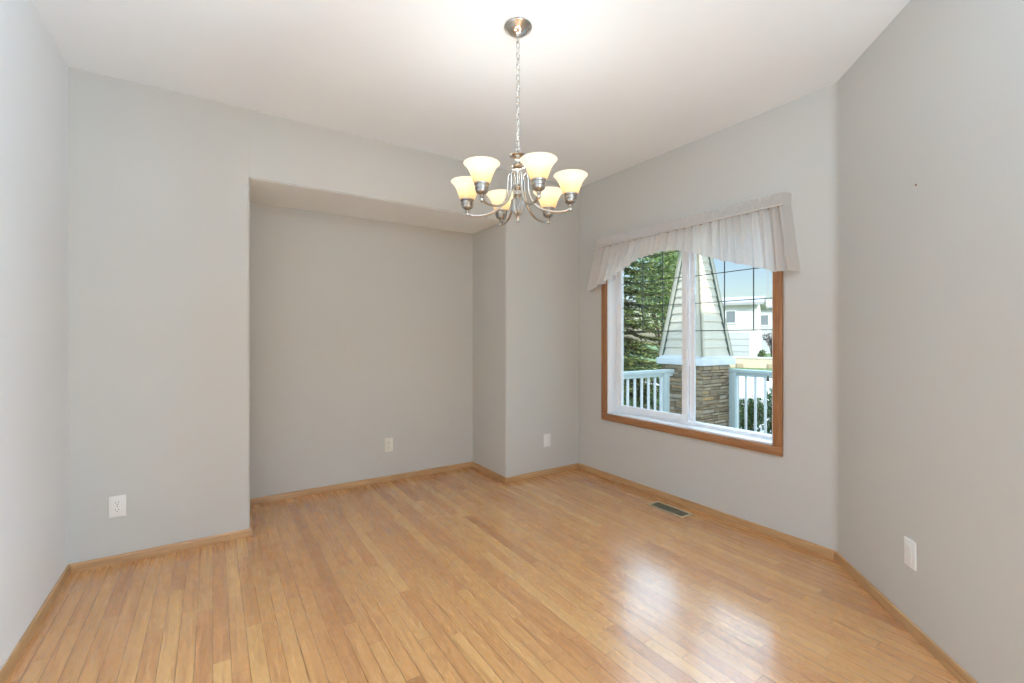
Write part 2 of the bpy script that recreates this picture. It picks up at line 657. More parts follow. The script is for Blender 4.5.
# header with its lower front edge eased
hp = [(YB, H), (YB, HS + .006)] + [(YB + .006 - .006 * math.cos(R(a)), HS + .006 - .006 * math.sin(R(a))) for a in (30, 60, 90)] + [(YA, HS), (YA, H)]
lo = [bm.verts.new((XA1 - .001, y, z)) for y, z in hp]
hi = [bm.verts.new((XA2 + .001, y, z)) for y, z in hp]
for i in range(len(hp)):
    j = (i + 1) % len(hp)
    bm.faces.new((lo[i], lo[j], hi[j], hi[i]))
bm.faces.new(lo)
bm.faces.new(hi[::-1])
bm_box(bm, (XL - .14, YB, HS), (XA1, YA, H))
bm_box(bm, (XA2, YB, HS), (XW + .12, YA, H))
struct('wall_back', bm, M['wall'], smooth=30)
bm = bmesh.new()
bm_box(bm, (XL - .14, YA, 0), (XA2 + .2, YA + .14, H))
struct('wall_alcove', bm, M['wall'])

bm = bmesh.new()
bm_box(bm, (XA1, YB + .007, HS - .003), (XA2, YA, HS + .02))
struct('ceiling_alcove', bm, M['ceiling'])

# window wall with its opening
RC = 0.08
TC = RC * math.tan(R(22.5))
ybeg = YC + TC
bm = bmesh.new()
X2 = XW + .17
bm_box(bm, (XW, ybeg, 0), (X2, WY0, H))
bm_box(bm, (XW, WY1, 0), (X2, YB + .4, H))
bm_box(bm, (XW, WY0, 0), (X2, WY1, WZ0))
bm_box(bm, (XW, WY0, WZ1), (X2, WY1, H))
bmesh.ops.remove_doubles(bm, verts=bm.verts, dist=1e-5)
struct('wall_window', bm, M['wall'])
# slanted wall, joined to the window wall by a soft curve
cxr, cyr = XW - RC, YC + TC
pts = [(cxr + RC * math.cos(R(-45 * i / 10)), cyr + RC * math.sin(R(-45 * i / 10))) for i in range(11)]
pts += [(XO, YO), (XO, -4.6), (XO + .15, -4.6), (XO + .15, YO - .06), (XW + .17, YC - .06), (XW + .17, YC + TC)]
bm = bmesh.new()
bm_prism(bm, pts, 0, H)
struct('wall_right', bm, M['wall'], smooth=30)

# the adjoining room behind the camera: rear and side walls with window openings
bm = bmesh.new()
for a, b in (((-5.6, -4.6, 0), (-3.7, -4.45, H)), ((.5, -4.6, 0), (XO, -4.45, H)), ((-3.7, -4.6, 0), (.5, -4.45, .55)), ((-3.7, -4.6, 2.55), (.5, -4.45, H))):
    bm_box(bm, a, b)
struct('wall_rear', bm, M['wall'])
bm = bmesh.new()
for a, b in (((-5.6, -4.45, 0), (-5.45, -3.4, H)), ((-5.6, .2, 0), (-5.45, YA, H)), ((-5.6, -3.4, 0), (-5.45, .2, .5)), ((-5.6, -3.4, 2.5), (-5.45, .2, H))):
    bm_box(bm, a, b)
struct('wall_side', bm, M['wall'])
bm = bmesh.new()
bm_box(bm, (-5.45, 1.6, 0), (XL - .14, 1.75, H))
struct('wall_inner', bm, M['wall'])


# baseboards: a small moulded profile swept along each wall foot
def baseboard(name, p0, p1, mat, m0=0.0, m1=0.0):
    """p0->p1 along the wall foot, room on the left; m0, m1: mitre slopes at the ends"""
    p0, p1 = Vector(p0), Vector(p1)
    d = (p1 - p0).normalized()
    n = Vector((-d.y, d.x))
    prof = [(0, 0), (.013, 0), (.013, .030), (.011, .034), (.0115, .038), (.008, .045), (.004, HB), (0, HB)]
    bm = bmesh.new()
    A = [bm.verts.new((*(p0 + n * u + d * (m0 * u)), z)) for u, z in prof]
    B = [bm.verts.new((*(p1 + n * u - d * (m1 * u)), z)) for u, z in prof]
    k = len(prof)
    for i in range(k):
        j = (i + 1) % k
        bm.faces.new((A[i], A[j], B[j], B[i]))
    bm.faces.new(A[::-1])
    bm.faces.new(B)
    return struct(name, bm, mat, smooth=35)


t8 = math.tan(R(22.5))
baseboard('baseboard_left', (XL, YB), (XL, 0.6), M['base_y'], 1, 0)
baseboard('baseboard_back', (XA1, YB), (XL, YB), M['base_x'], -1, 1)
baseboard('baseboard_alcove_west', (XA1, YA), (XA1, YB), M['base_y'], 1, -1)
baseboard('baseboard_alcove', (XA2, YA), (XA1, YA), M['base_x'], 1, 1)
baseboard('baseboard_alcove_east', (XA2, YB), (XA2, YA), M['base_y'], -1, 1)
baseboard('baseboard_pier', (XW, YB), (XA2, YB), M['base_x'], 1, -1)
baseboard('baseboard_window', (XW, YC), (XW, YB), M['base_y'], t8, 1)
bd = baseboard('baseboard_right', (0, 0), ((XW - XO) * math.sqrt(2), 0), M['base_x'], 0, t8)
bd.location = (XO, YO, 0)
bd.rotation_euler = (0, 0, R(45))

# ------------------------------------------------------------------ window
win = bpy.data.objects.new('window_1', None)
col.objects.link(win)
win['kind'] = 'structure'
CW = 0.055


def casing(name, a, b, mat):
    bm = bmesh.new()
    bm_bevel_box(bm, a, b, .004, 2)
    return obj(name, bm, mat, win, smooth=40)


casing('casing', (XW - .020, WY0 - CW, WZ0 - CW), (XW, WY1 + CW, WZ0), M['cas_y'])
casing('casing', (XW - .020, WY0 - CW, WZ1), (XW, WY1 + CW, WZ1 + CW), M['cas_y'])
casing('casing', (XW - .0195, WY0 - CW, WZ0), (XW, WY0, WZ1), M['cas_z'])
casing('casing', (XW - .0195, WY1, WZ0), (XW, WY1 + CW, WZ1), M['cas_z'])


def rect_frame(bm, x0, x1, y0, y1, z0, z1, w, wb=None):
    wb = wb or w
    bm_bevel_box(bm, (x0, y0, z0), (x1, y0 + w, z1), .003)
    bm_bevel_box(bm, (x0, y1 - w, z0), (x1, y1, z1), .003)
    bm_bevel_box(bm, (x0, y0 + w, z0), (x1, y1 - w, z0 + wb), .003)
    bm_bevel_box(bm, (x0, y0 + w, z1 - w), (x1, y1 - w, z1), .003)


T = .012
bm = bmesh.new()     # white jamb liner and sill
rect_frame(bm, XW - .003, XW + .105, WY0, WY1, WZ0, WZ1, T)
obj('jamb_liner', bm, M['vinyl'], win, smooth=40)
bm = bmesh.new()
rect_frame(bm, XW + .100, XW + .165, WY0 + .004, WY1 - .004, WZ0 + .004, WZ1 - .004, .030, .028)
bm_bevel_box(bm, (XW + .126, 2.092, WZ0 + .03), (XW + .150, 2.130, WZ1 - .03), .003)
obj('window_frame', bm, M['vinyl'], win, smooth=40)
bm = bmesh.new()
SY0, SY1, SZ0, SZ1 = 2.128, WY1 - .026, WZ0 + .030, WZ1 - .030
rect_frame(bm, XW + .092, XW + .122, SY0, SY1, SZ0, SZ1, .044, .044)
sash = obj('sliding_sash', bm, M['vinyl'], win, smooth=40)
bm = bmesh.new()
bm_bevel_box(bm, (XW + .074, SY0 + .012, .98), (XW + .092, SY0 + .030, 1.06), .004)
bm_bevel_box(bm, (XW + .068, SY0 + .004, 1.005), (XW + .080, SY0 + .020, 1.035), .003)
obj('latch', bm, M['plate'], sash, smooth=40)
bm = bmesh.new()
bm_box(bm, (XW + .105, SY0 + .04, SZ0 + .04), (XW + .109, SY1 - .04, SZ1 - .04))
obj('glass_pane', bm, M['glass'], win)
bm = bmesh.new()
bm_box(bm, (XW + .137, WY0 + .03, WZ0 + .034), (XW + .141, 2.10, WZ1 - .03))
obj('glass_pane', bm, M['glass'], win)
GZ = (1.268, 1.472, 1.676, 1.880)
bm = bmesh.new()
for z in GZ:
    bm_box(bm, (XW + .1095, SY0 + .04, z - .0025), (XW + .1145, SY1 - .04, z + .003))
for y in (2.562, 2.361):
    bm_box(bm, (XW + .1093, y - .003, GZ[0] - .003), (XW + .1147, y + .003, SZ1 - .04))
obj('grille', bm, M['grille'], win)
bm = bmesh.new()
for z in GZ:
    bm_box(bm, (XW + .1415, WY0 + .03, z - .0025), (XW + .1465, 2.10, z + .003))
for y in (1.861, 1.655):
    bm_box(bm, (XW + .1413, y - .003, GZ[0] - .003), (XW + .1467, y + .003, WZ1 - .03))
obj('grille', bm, M['grille'], win)

# portal: tells the renderer where the sky light comes in
pd = bpy.data.lights.new('window_portal', 'AREA')
pd.shape = 'RECTANGLE'
pd.size, pd.size_y = WZ1 - WZ0, WY1 - WY0
pd.cycles.is_portal = True
po = bpy.data.objects.new('window_portal', pd)
col.objects.link(po)
po.location = (XW + .19, (WY0 + WY1) / 2, (WZ0 + WZ1) / 2)
po.rotation_euler = (0, R(90), 0)

# ------------------------------------------------------------------ valance
VB = [(1.282, 1.597), (1.415, 1.610), (1.522, 1.651), (1.694, 1.706), (1.789, 1.739), (1.954, 1.805), (2.07, 1.838), (2.188, 1.856), (2.310, 1.848),
      (2.438, 1.833), (2.631, 1.755), (2.813, 1.683), (2.95, 1.640), (3.036, 1.622)]


def interp(t, tab):
    for (a, va), (b, vb) in zip(tab, tab[1:]):
        if t <= b:
            return va + (vb - va) * max(0, (t - a) / (b - a))
    return tab[-1][1]


def valance():
    root = thing('window_valance', 'gathered sheer white fabric valance with an arched hem over the window', 'valance', (XW, 2.14, 1.99))
    rng = random.Random(5)
    NU = 520
    ph = [0.0]
    for i in range(NU):
        ph.append(ph[-1] + 2 * PI / (NU / 27.0) * (0.65 + 0.7 * (0.5 + 0.5 * math.sin(i * .045) * math.cos(i * .017 + 1))))
    amp2 = [0.5 + 0.5 * math.sin(i * .071 + 1.3) * math.sin(i * .029) for i in range(NU + 1)]
    ox, oy, oz = root.location

    def sheet(name, zs, yt, parent):
        """zs(v) -> list of (v, function of u giving x offset, y, z)"""
        bm = bmesh.new()
        rows = []
        for v in zs:
            row = []
            for i in range(NU + 1):
                u = i / NU
                x, y, z = yt(u, v, i)
                row.append(bm.verts.new((x - ox, y - oy, z - oz)))
            rows.append(row)
        for a, b in zip(rows, rows[1:]):
            for i in range(NU):
                bm.faces.new((a[i], a[i + 1], b[i + 1], b[i]))
        o = obj(name, bm, M['fabric'], parent, smooth=80, recalc=False)
        return o

    # lower skirt: folds grow from the rod pocket down
    def skirt(u, v, i):
        ytop = 1.350 + (2.938 - 1.350) * u
        ybot = 1.300 + (3.036 - 1.300) * u
        y = ytop + (ybot - ytop) * v
        zb = interp(ybot, VB) + .005 * math.sin(ph[i] * .5)
        z = 1.992 + (zb - 1.992) * v
        A = (.024 + .008 * min(1, v * 2.2)) * (.45 + .55 * amp2[i])
        soft = math.sin(ph[i]) + .8 * math.sin(1.9 * ph[i] + 1) * (1 - v) ** 2
        endf = min(1, u / .018, (1 - u) / .018)                    # the ends turn back to the wall
        x = XW - .030 - (.040 + .020 * v) * min(1, endf * 1.15) - A * soft * endf
        if endf < 1:
            x = x + (XW - .004 - x) * (1 - endf) ** 1.5
        return x, y, z

    sheet('skirt', [0, .04, .1, .18, .28, .4, .55, .7, .85, .97, 1.0], skirt, root)

    def head(u, v, i):
        y = 1.350 + (2.938 - 1.350) * u + (.003 * (u - .5)) * v
        z = 1.992 + .078 * v + .0025 * math.sin(ph[i] * 1.7) * (v > .9)
        A = .0085 if v > .05 else .006
        belly = .012 * math.sin(PI * min(1, v / .62)) if v < .62 else .0
        endf = min(1, u / .012, (1 - u) / .012)
        x = XW - .030 - (.040) * min(1, endf * 1.15) - belly * endf - A * math.sin(ph[i] * 3.1 + .6 * math.sin(v * 3)) * endf
        if endf < 1:
            x = x + (XW - .004 - x) * (1 - endf) ** 1.5
        return x, y, z

    sheet('heading', [0, .06, .15, .3, .45, .58, .64, .75, .88, 1.0], head, root)
    # stitched line below the rod pocket
    bm = bmesh.new()
    bm_tube(bm, [(XW - .100 - .002 * math.sin(k * .9) - ox, 1.354 + (2.934 - 1.354) * k / 200 - oy, 1.992 - oz) for k in range(201)], .0065, 6)
    obj('stitched_ridge', bm, M['fabric'], root, smooth=60)
    bm = bmesh.new()
    bm_tube(bm, [(XW - .001 - ox, 1.368 - oy, 2.017 - oz), (XW - .055 - ox, 1.368 - oy, 2.017 - oz), (XW - .066 - ox, 1.379 - oy, 2.017 - oz),
                 (XW - .066 - ox, 2.910 - oy, 2.017 - oz), (XW - .055 - ox, 2.921 - oy, 2.017 - oz), (XW - .001 - ox, 2.921 - oy, 2.017 - oz)], .006, 8)
    obj('curtain_rod', bm, M['trim_white'], root, smooth=60)
    return root


valance()

# thin pull cord with a bob, hanging inside the right of the window
root = thing('blind_pull_cord', 'thin white pull cord with small dark bob hanging before the window', 'cord', (XW + .05, 1.512, 1.984))
bm = bmesh.new()
bm_tube(bm, [(0, 0, -.004), (0, .001, -.30), (0, 0, -.62), (0, 0, -1.009)], .0014, 6)
obj('cord', bm, M['plate'], root)
bm = bmesh.new()
bm_lathe(bm, [(0, 0), (.004, -.002), (.006, -.012), (.0085, -.030), (.007, -.036), (0, -.037)], 14, at=(0, 0, -1.004))
obj('bob', bm, M['grille'], root, smooth=50)

# ------------------------------------------------------------------ chandelier
CX, CY_ = 1.148, 1.702
AR = 0.235


def chandelier():
    root = thing('chandelier', 'brushed nickel six-arm chandelier with lit alabaster bell shades on a chain', 'chandelier', (CX, CY_, H))
    zz = lambda z: z - H
    bm = bmesh.new()
    bm_lathe(bm, [(.0001, 0), (.062, 0), (.064, -.004), (.062, -.008), (.055, -.012), (.048, -.020), (.036, -.030), (.020, -.037), (.010, -.040), (.008, -.046), (.0001, -.047)], 40)
    obj('ceiling_canopy', bm, M['nickel'], root, smooth=40)
    # hook, chain, wire
    bm = bmesh.new()
    z = zz(2.572)
    k = 0
    L, W = .015, .0075
    while z > zz(2.075):
        ring = []
        for i in range(16):
            a = 2 * PI * i / 16
            px, pz = W * math.sin(a), (L - W) * (1 if math.cos(a) > 0 else -1) + W * math.cos(a)
            q = (px, 0, pz) if k % 2 else (0, px, pz)
            ring.append((q[0], q[1], z - L + pz))
        bm_tube(bm, ring, .0019, 6, closed=True)
        z -= 2 * L - .0052
        k += 1
    obj('chain', bm, M['nickel'], root, smooth=60)
    bm = bmesh.new()
    bm_tube(bm, [(.003 * math.sin(i * .9), .003 * math.cos(i * .9), zz(2.575 - .0133 * i)) for i in range(40)], .0018, 6)
    obj('supply_wire', bm, M['plate'], root, smooth=60)
    # central body
    bm = bmesh.new()
    bm_tube(bm, [(.011 * math.cos(a), 0, zz(2.066) + .011 * math.sin(a)) for a in [2 * PI * i / 16 for i in range(16)]], .0028, 8, closed=True)
    obj('hanging_loop', bm, M['nickel'], root, smooth=60)
    bm = bmesh.new()
    bm_lathe(bm, [(.0001, zz(2.058)), (.008, zz(2.056)), (.012, zz(2.050)), (.026, zz(2.044)), (.038, zz(2.038)), (.040, zz(2.034)), (.036, zz(2.030)),
                  (.022, zz(2.022)), (.012, zz(2.014)), (.010, zz(2.004)), (.013, zz(1.998)), (.028, zz(1.990)), (.032, zz(1.984)), (.029, zz(1.979)),
                  (.016, zz(1.972)), (.0125, zz(1.962)), (.0125, zz(1.905)), (.018, zz(1.900)), (.021, zz(1.892)), (.018, zz(1.885)), (.013, zz(1.882)),
                  (.016, zz(1.876)), (.021, zz(1.870)), (.021, zz(1.858)), (.014, zz(1.852)), (.011, zz(1.846)), (.011, zz(1.838)), (.0001, zz(1.837))], 32)
    obj('central_column', bm, M['nickel'], root, smooth=40)
    bm = bmesh.new()
    bm_lathe(bm, [(.0001, zz(1.842)), (.022, zz(1.841)), (.031, zz(1.836)), (.0335, zz(1.826)), (.0325, zz(1.808)), (.028, zz(1.790)), (.021, zz(1.776)), (.012, zz(1.766)), (.0001, zz(1.762))], 96, .22, 12)
    fin = obj('fluted_urn', bm, M['nickel_dark'], root, smooth=60)
    bm = bmesh.new()
    bm_lathe(bm, [(.0001, zz(1.768)), (.007, zz(1.765)), (.009, zz(1.760)), (.005, zz(1.756)), (.004, zz(1.752)), (.007, zz(1.747)), (.0075, zz(1.742)), (.005, zz(1.736)), (.0001, zz(1.733))], 20)
    obj('finial', bm, M['nickel'], fin, smooth=50)

    # one arm with its cup, shade and bulb, built pointing along +X, then copied round
    ZB = zz(1.784)

    def arm_parts():
        bm = bmesh.new()
        path = spline([(.016, 0, zz(1.900)), (.024, 0, zz(1.935)), (.034, 0, zz(1.953)), (.043, 0, zz(1.945)), (.046, 0, zz(1.915)), (.049, 0, zz(1.872)), (.064, 0, zz(1.830)),
                       (.098, 0, zz(1.796)), (.145, 0, zz(1.777)), (.195, 0, zz(1.774)), (.222, 0, zz(1.780)), (AR, 0, zz(1.793))], 6)
        bm_tube(bm, path, .0056, 10)
        bm_lathe(bm, [(.0001, -.012), (.006, -.010), (.0088, -.004), (.0088, .002), (.006, .008), (.0001, .010)], 16, at=(AR, 0, ZB))
        return bm

    def cup_bm():
        bm = bmesh.new()
        bm_lathe(bm, [(.0001, .000), (.008, .002), (.010, .006), (.0085, .011), (.014, .015), (.023, .020), (.026, .026), (.0265, .034), (.029, .036), (.029, .040), (.0275, .042),
                      (.0285, .050), (.0315, .052), (.0325, .056), (.0315, .059), (.028, .060), (.026, .055), (.0001, .050)], 28)
        return bm

    def shade_bm():
        bm = bmesh.new()
        outer = [(.029, 0), (.033, .005), (.037, .013), (.041, .025), (.0455, .038), (.051, .052), (.0575, .064), (.065, .0745), (.072, .0815), (.0755, .0845)]
        inner = [(r_ - .0035, z_ + .001) for r_, z_ in outer[::-1]]
        inner[0] = (.0735, .0860)
        bm_lathe(bm, outer + inner + [(.0001, .003)], 40)
        return bm

    def bulb_bm():
        bm = bmesh.new()
        bm_lathe(bm, [(.0001, 0), (.010, 0), (.011, .010), (.014, .020), (.021, .034), (.024, .046), (.022, .058), (.013, .067), (.0001, .070)], 20)
        return bm

    proto = None
    for ang in (40, -20, -80, -140, 160, 100):
        # angles measured clockwise from "towards the camera", turned into world heading
        heading = math.atan2(-math.cos(YAW), -math.sin(YAW)) - R(ang)
        if proto is None:
            arm = obj('arm', arm_parts(), M['nickel'], root, smooth=60)
            cup = obj('socket_cup', cup_bm(), M['nickel_dark'], arm, smooth=35, loc=(AR, 0, ZB + .007))
            sh = obj('lamp_shade', shade_bm(), M['shade'], arm, smooth=60, loc=(AR, 0, ZB + .062))
            bu = obj('bulb', bulb_bm(), M['bulb'], arm, smooth=60, loc=(AR, 0, ZB + .066))
            proto = arm
        else:
            arm = copy_tree(proto, root)
        arm.rotation_euler = (0, 0, heading)
        d = bpy.data.lights.new('chandelier_bulb_light', 'POINT')
        d.energy = BULB
        d.color = (0.95, 0.99, 1.0)
        d.shadow_soft_size = .022
        o = bpy.data.objects.new('chandelier_bulb_light', d)
        col.objects.link(o)
        o.location = (CX + AR * math.cos(heading), CY_ + AR * math.sin(heading), 1.784 + .062 + .072)
    return root


chandelier()


# ------------------------------------------------------------------ wall plates, register, wall anchor
def duplex(label, loc, rz, mats=('plate', 'plate'), group=None):
    """built in local axes: plate in the XZ plane facing -Y"""
    root = thing('electrical_outlet', label, 'outlet', loc, rz, group)
    bm = bmesh.new()
    bm_bevel_box(bm, (-.0365, -.007, -.0575), (.0365, 0, .0575), .003, 3)
    obj('cover_plate', bm, M[mats[0]], root, smooth=40)
    for s in (1, -1):
        bm = bmesh.new()
        pts = [(.017 * math.cos(a), max(-.0135, min(.0135, .0175 * math.sin(a)))) for a in [2 * PI * i / 28 for i in range(28)]]
        A = [bm.verts.new((x, -.0068, z + s * .0195)) for x, z in pts]
        B = [bm.verts.new((x * .97, -.0098, z * .97 + s * .0195)) for x, z in pts]
        for i in range(28):
            j = (i + 1) % 28
            bm.faces.new((A[i], A[j], B[j], B[i]))
        bm.faces.new(B)
        bm.faces.new(A[::-1])
        rc = obj('receptacle', bm, M[mats[1]], root, smooth=40)
        bm = bmesh.new()
        bm_box(bm, (-.0075, -.0101, s * .0195 - .001), (-.0055, -.0095, s * .0195 + .0075))
        bm_box(bm, (.0055, -.0101, s * .0195 + .0005), (.0075, -.0095, s * .0195 + .0075))
        bm_tube(bm, [(0, -.0101, s * .0195 - .0065), (0, -.0096, s * .0195 - .0065)], .0024, 10)
        obj('slots', bm, M['slot'], rc)
    bm = bmesh.new()
    bm_lathe(bm, [(.0001, 0), (.003, .0), (.0026, .0012), (.0001, .0016)], 12)
    bmesh.ops.rotate(bm, verts=bm.verts, cent=(0, 0, 0), matrix=Matrix.Rotation(R(90), 3, 'X'))
    bmesh.ops.translate(bm, verts=bm.verts, vec=(0, -.0068, 0))
    obj('screw', bm, M['nickel'], root, smooth=40)
    return root


def decora(name, label, cat, loc, rz, mat='plate'):
    root = thing(name, label, cat, loc, rz)
    bm = bmesh.new()
    bm_bevel_box(bm, (-.0365, -.006, -.0575), (.0365, 0, .0575), .003, 3)
    obj('cover_plate', bm, M[mat], root, smooth=40)
    bm = bmesh.new()
    bm_bevel_box(bm, (-.0165, -.0085, -.0335), (.0165, -.0055, .0335), .0012, 2)
    obj('centre_insert', bm, M[mat], root, smooth=40)
    for z in (.0465, -.0465):
        bm = bmesh.new()
        bm_tube(bm, [(0, -.0066, z), (0, -.0055, z)], .0026, 10)
        obj('screw', bm, M[mat], root)
    return root


duplex('white double power outlet low on the wall left of the alcove', (-.430, YB, .309), 0)
duplex('ivory double power outlet on the rear wall of the alcove', (1.2475, YA, .309), 0, ('ivory', 'ivory'))
decora('electrical_outlet', 'white outlet plate on the narrow wall between alcove and window corner', 'outlet', (2.4845, YB, .306), 0)
decora('wall_plate', 'white blank wall plate low on the slanted right wall', 'wall plate', (2.415, .6731, .324), R(-135))

root = thing('floor_register', 'beige metal floor vent with dark louvres by the baseboard under the window', 'floor vent', (2.708, 2.092, 0))
bm = bmesh.new()
for a, b in (((-.060, -.150, 0), (-.043, .150, .004)), ((.043, -.150, 0), (.060, .150, .004)), ((-.043, -.150, 0), (.043, -.133, .004)), ((-.043, .133, 0), (.043, .150, .004))):
    bm_bevel_box(bm, a, b, .0012, 2)
obj('rim', bm, M['register'], root, smooth=40)
bm = bmesh.new()
for i in range(21):
    y = -.127 + i * .0127
    vs = bm_box(bm, (-.043, y - .0014, .0006), (.043, y + .0014, .0034))
bm_box(bm, (-.002, -.133, .0006), (.002, .133, .0036))
obj('louvres', bm, simple('dark_bronze_louvre', (0.26, 0.22, 0.14), 0.4, metal=0.4), root)
bm = bmesh.new()
bm_box(bm, (-.043, -.133, .0002), (.043, .133, .0005))
obj('duct_opening', bm, M['slot'], root)

root = thing('screw_anchor', 'tiny brown screw anchor left high on the slanted right wall', 'wall anchor', (2.393, .651, 1.838), R(-135))
bm = bmesh.new()
bm_lathe(bm, [(.0001, 0), (.0045, 0), (.0045, .001), (.003, .003), (.0001, .003)], 14)
bmesh.ops.rotate(bm, verts=bm.verts, cent=(0, 0, 0), matrix=Matrix.Rotation(R(90), 3, 'X'))
obj('anchor', bm, simple('brown_plastic', (0.22, 0.12, 0.07), 0.6), root, smooth=40)

# ------------------------------------------------------------------ outside: porch
GZ0 = -0.75
PZ = -0.12
bm = bmesh.new()
bm_box(bm, (XW + .17, -2.2, GZ0), (5.85, 4.15, PZ))
struct('porch_deck', bm, M['concrete'])

PCX, PCY = 5.34, 3.72           # centre of the corner pier
BW = 0.325                      # half width of the band under the taper


def porch_column():
    root = thing('porch_column', 'tapered lap-sided porch column on a stacked stone pier', 'porch column', (PCX, PCY, PZ))
    Z = lambda z: z - PZ
    rng = random.Random(3)
    # stone pier: courses of split stones round a core
    bm = bmesh.new()
    hw = .300
    bm_box(bm, (-hw + .03, -hw + .03, 0), (hw - .03, hw - .03, Z(.865)))
    z = 0.0
    top = Z(.868)
    while z < top - .02:
        h = min(rng.uniform(.026, .060), top - z)
        if top - z - h < .03:
            h = top - z
        for side in range(4):
            rot = Matrix.Rotation(side * PI / 2, 4, 'Z')
            x = -hw
            while x < hw - .02:
                w = rng.uniform(.12, .34)
                if hw - (x + w) < .07:
                    w = hw - x
                t = bmesh.new()
                out = rng.uniform(-.004, .022)
                vs = bm_box(t, (x + .003, -hw - out, z + .003), (x + w - .003, -hw + .06, z + h - .003))
                for v in vs:
                    v.co += Vector((rng.uniform(-.004, .004), rng.uniform(-.006, .006), rng.uniform(-.004, .004)))
                bmesh.ops.bevel(t, geom=list(t.edges), offset=.007, segments=2, affect='EDGES')
                merge(bm, t, rot)
                x += w
        z += h
    obj('stone_pier', bm, M['stone'], root, smooth=45)
    bm = bmesh.new()
    bm_bevel_box(bm, (-BW - .025, -BW - .025, Z(.872)), (BW + .025, BW + .025, Z(.955)), .006)
    bm_bevel_box(bm, (-BW, -BW, Z(.955)), (BW, BW, Z(.990)), .006)
    obj('cap_band', bm, M['trim_white'], root, smooth=40)
    # tapered siding: overlapping boards
    z0, z1, w0, w1 = .985, 2.42, .315, .118
    hwid = lambda zc: w0 + (w1 - w0) * (zc - z0) / (z1 - z0)
    bm = bmesh.new()
    n = 13
    for i in range(n):
        a, b = z0 + (z1 - z0) * i / n, z0 + (z1 - z0) * (i + 1) / n
        wa, wb = hwid(a) + .004, hwid(b) - .009
        A = [bm.verts.new((sx * wa, sy * wa, Z(a))) for sx, sy in ((-1, -1), (1, -1), (1, 1), (-1, 1))]
        B = [bm.verts.new((sx * wb, sy * wb, Z(b))) for sx, sy in ((-1, -1), (1, -1), (1, 1), (-1, 1))]
        for k in range(4):
            l = (k + 1) % 4
            bm.faces.new((A[k], A[l], B[l], B[k]))
        bm.faces.new(A[::-1])
        bm.faces.new(B)
    obj('lap_siding', bm, M['siding'], root)
    for sx, sy in ((-1, -1), (1, -1), (1, 1), (-1, 1)):
        bm = bmesh.new()
        q = .060
        for (ax, ay) in ((1, 0), (0, 1)):
            A, B = [], []
            for zc, dst in ((z0, A), (z1, B)):
                h = hwid(zc) + .016
                ex, ey = sx * h, sy * h
                ix, iy = -sx, -sy
                t = .022
                if ax:
                    rect = [(ex, ey), (ex + ix * q, ey), (ex + ix * q, ey + iy * t), (ex, ey + iy * t)]
                else:
                    rect = [(ex, ey), (ex, ey + iy * q), (ex + ix * t, ey + iy * q), (ex + ix * t, ey)]
                dst += [bm.verts.new((x, y, Z(zc))) for x, y in rect]
            for k in range(4):
                l = (k + 1) % 4
                bm.faces.new((A[k], A[l], B[l], B[k]))
            bm.faces.new(A)
            bm.faces.new(B)
        obj('corner_board', bm, M['corner_board'], root)
    for face in (0, 1):  # thin dark green strips beside two of the corner boards
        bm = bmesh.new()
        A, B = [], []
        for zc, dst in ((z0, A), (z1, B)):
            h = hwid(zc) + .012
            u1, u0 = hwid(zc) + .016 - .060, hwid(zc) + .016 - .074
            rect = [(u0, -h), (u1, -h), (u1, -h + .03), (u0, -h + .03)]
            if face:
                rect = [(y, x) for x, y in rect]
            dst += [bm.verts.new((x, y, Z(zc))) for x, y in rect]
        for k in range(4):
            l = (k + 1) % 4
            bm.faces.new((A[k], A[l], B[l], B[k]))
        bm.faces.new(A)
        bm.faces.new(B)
        obj('dark_edge_strip', bm, M['dark_strip'], root)
    bm = bmesh.new()
    bm_bevel_box(bm, (-.19, -.19, Z(2.42)), (.19, .19, Z(2.50)), .006)
    obj('capital', bm, M['trim_white'], root, smooth=40)
    return root


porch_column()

# porch roof beam and slim roof edge carried by the column
root = thing('porch_beam', 'white porch roof beam resting on the tapered column', 'roof beam', (PCX, 1.2, 2.5))
bm = bmesh.new()
bm_bevel_box(bm, (-.13, -3.3, 0), (.13, 2.68, .13), .006)
obj('long_beam', bm, M['trim_white'], root)
bm = bmesh.new()
bm_bevel_box(bm, (XW + .17 - PCX, 2.40, 0), (-.13, 2.66, .13), .006)
obj('cross_beam', bm, M['trim_white'], root)


def railing(label, p0, p1, post_at_end):
    p0, p1 = Vector((*p0, 0)), Vector((*p1, 0))
    d = p1 - p0
    L = d.length
    root = thing('porch_railing', label, 'railing', (p0.x, p0.y, PZ), math.atan2(d.y, d.x), 'porch railings')
    bm = bmesh.new()
    bm_bevel_box(bm, (0, -.045, .895), (L, .045, .935), .006)
    bm_bevel_box(bm, (0, -.022, .850), (L, .022, .895), .004)
    obj('top_rail', bm, M['rail_blue'], root, smooth=40)
    bm = bmesh.new()
    bm_bevel_box(bm, (0, -.022, .08), (L, .022, .12), .004)
    obj('bottom_rail', bm, M['rail_blue'], root, smooth=40)
    n = int(L / .122)
    bal = None
    for i in range(n):
        x = (i + .7) * .122
        if x > L - .10:
            break
        if bal is None:
            bm = bmesh.new()
            bm_bevel_box(bm, (-.012, -.012, .118), (.012, .012, .852), .003)
            bal = obj('baluster', bm, M['trim_white'], root, smooth=40)
            b = bal
        else:
            b = bal.copy()
            col.objects.link(b)
            b.parent = root
        b.location = (x, 0, 0)
    for px_ in post_at_end:
        bm = bmesh.new()
        bm_bevel_box(bm, (px_ - .045, -.045, 0), (px_ + .045, .045, .895), .005)
        obj('post', bm, M['rail_blue'], root, smooth=40)
    return root


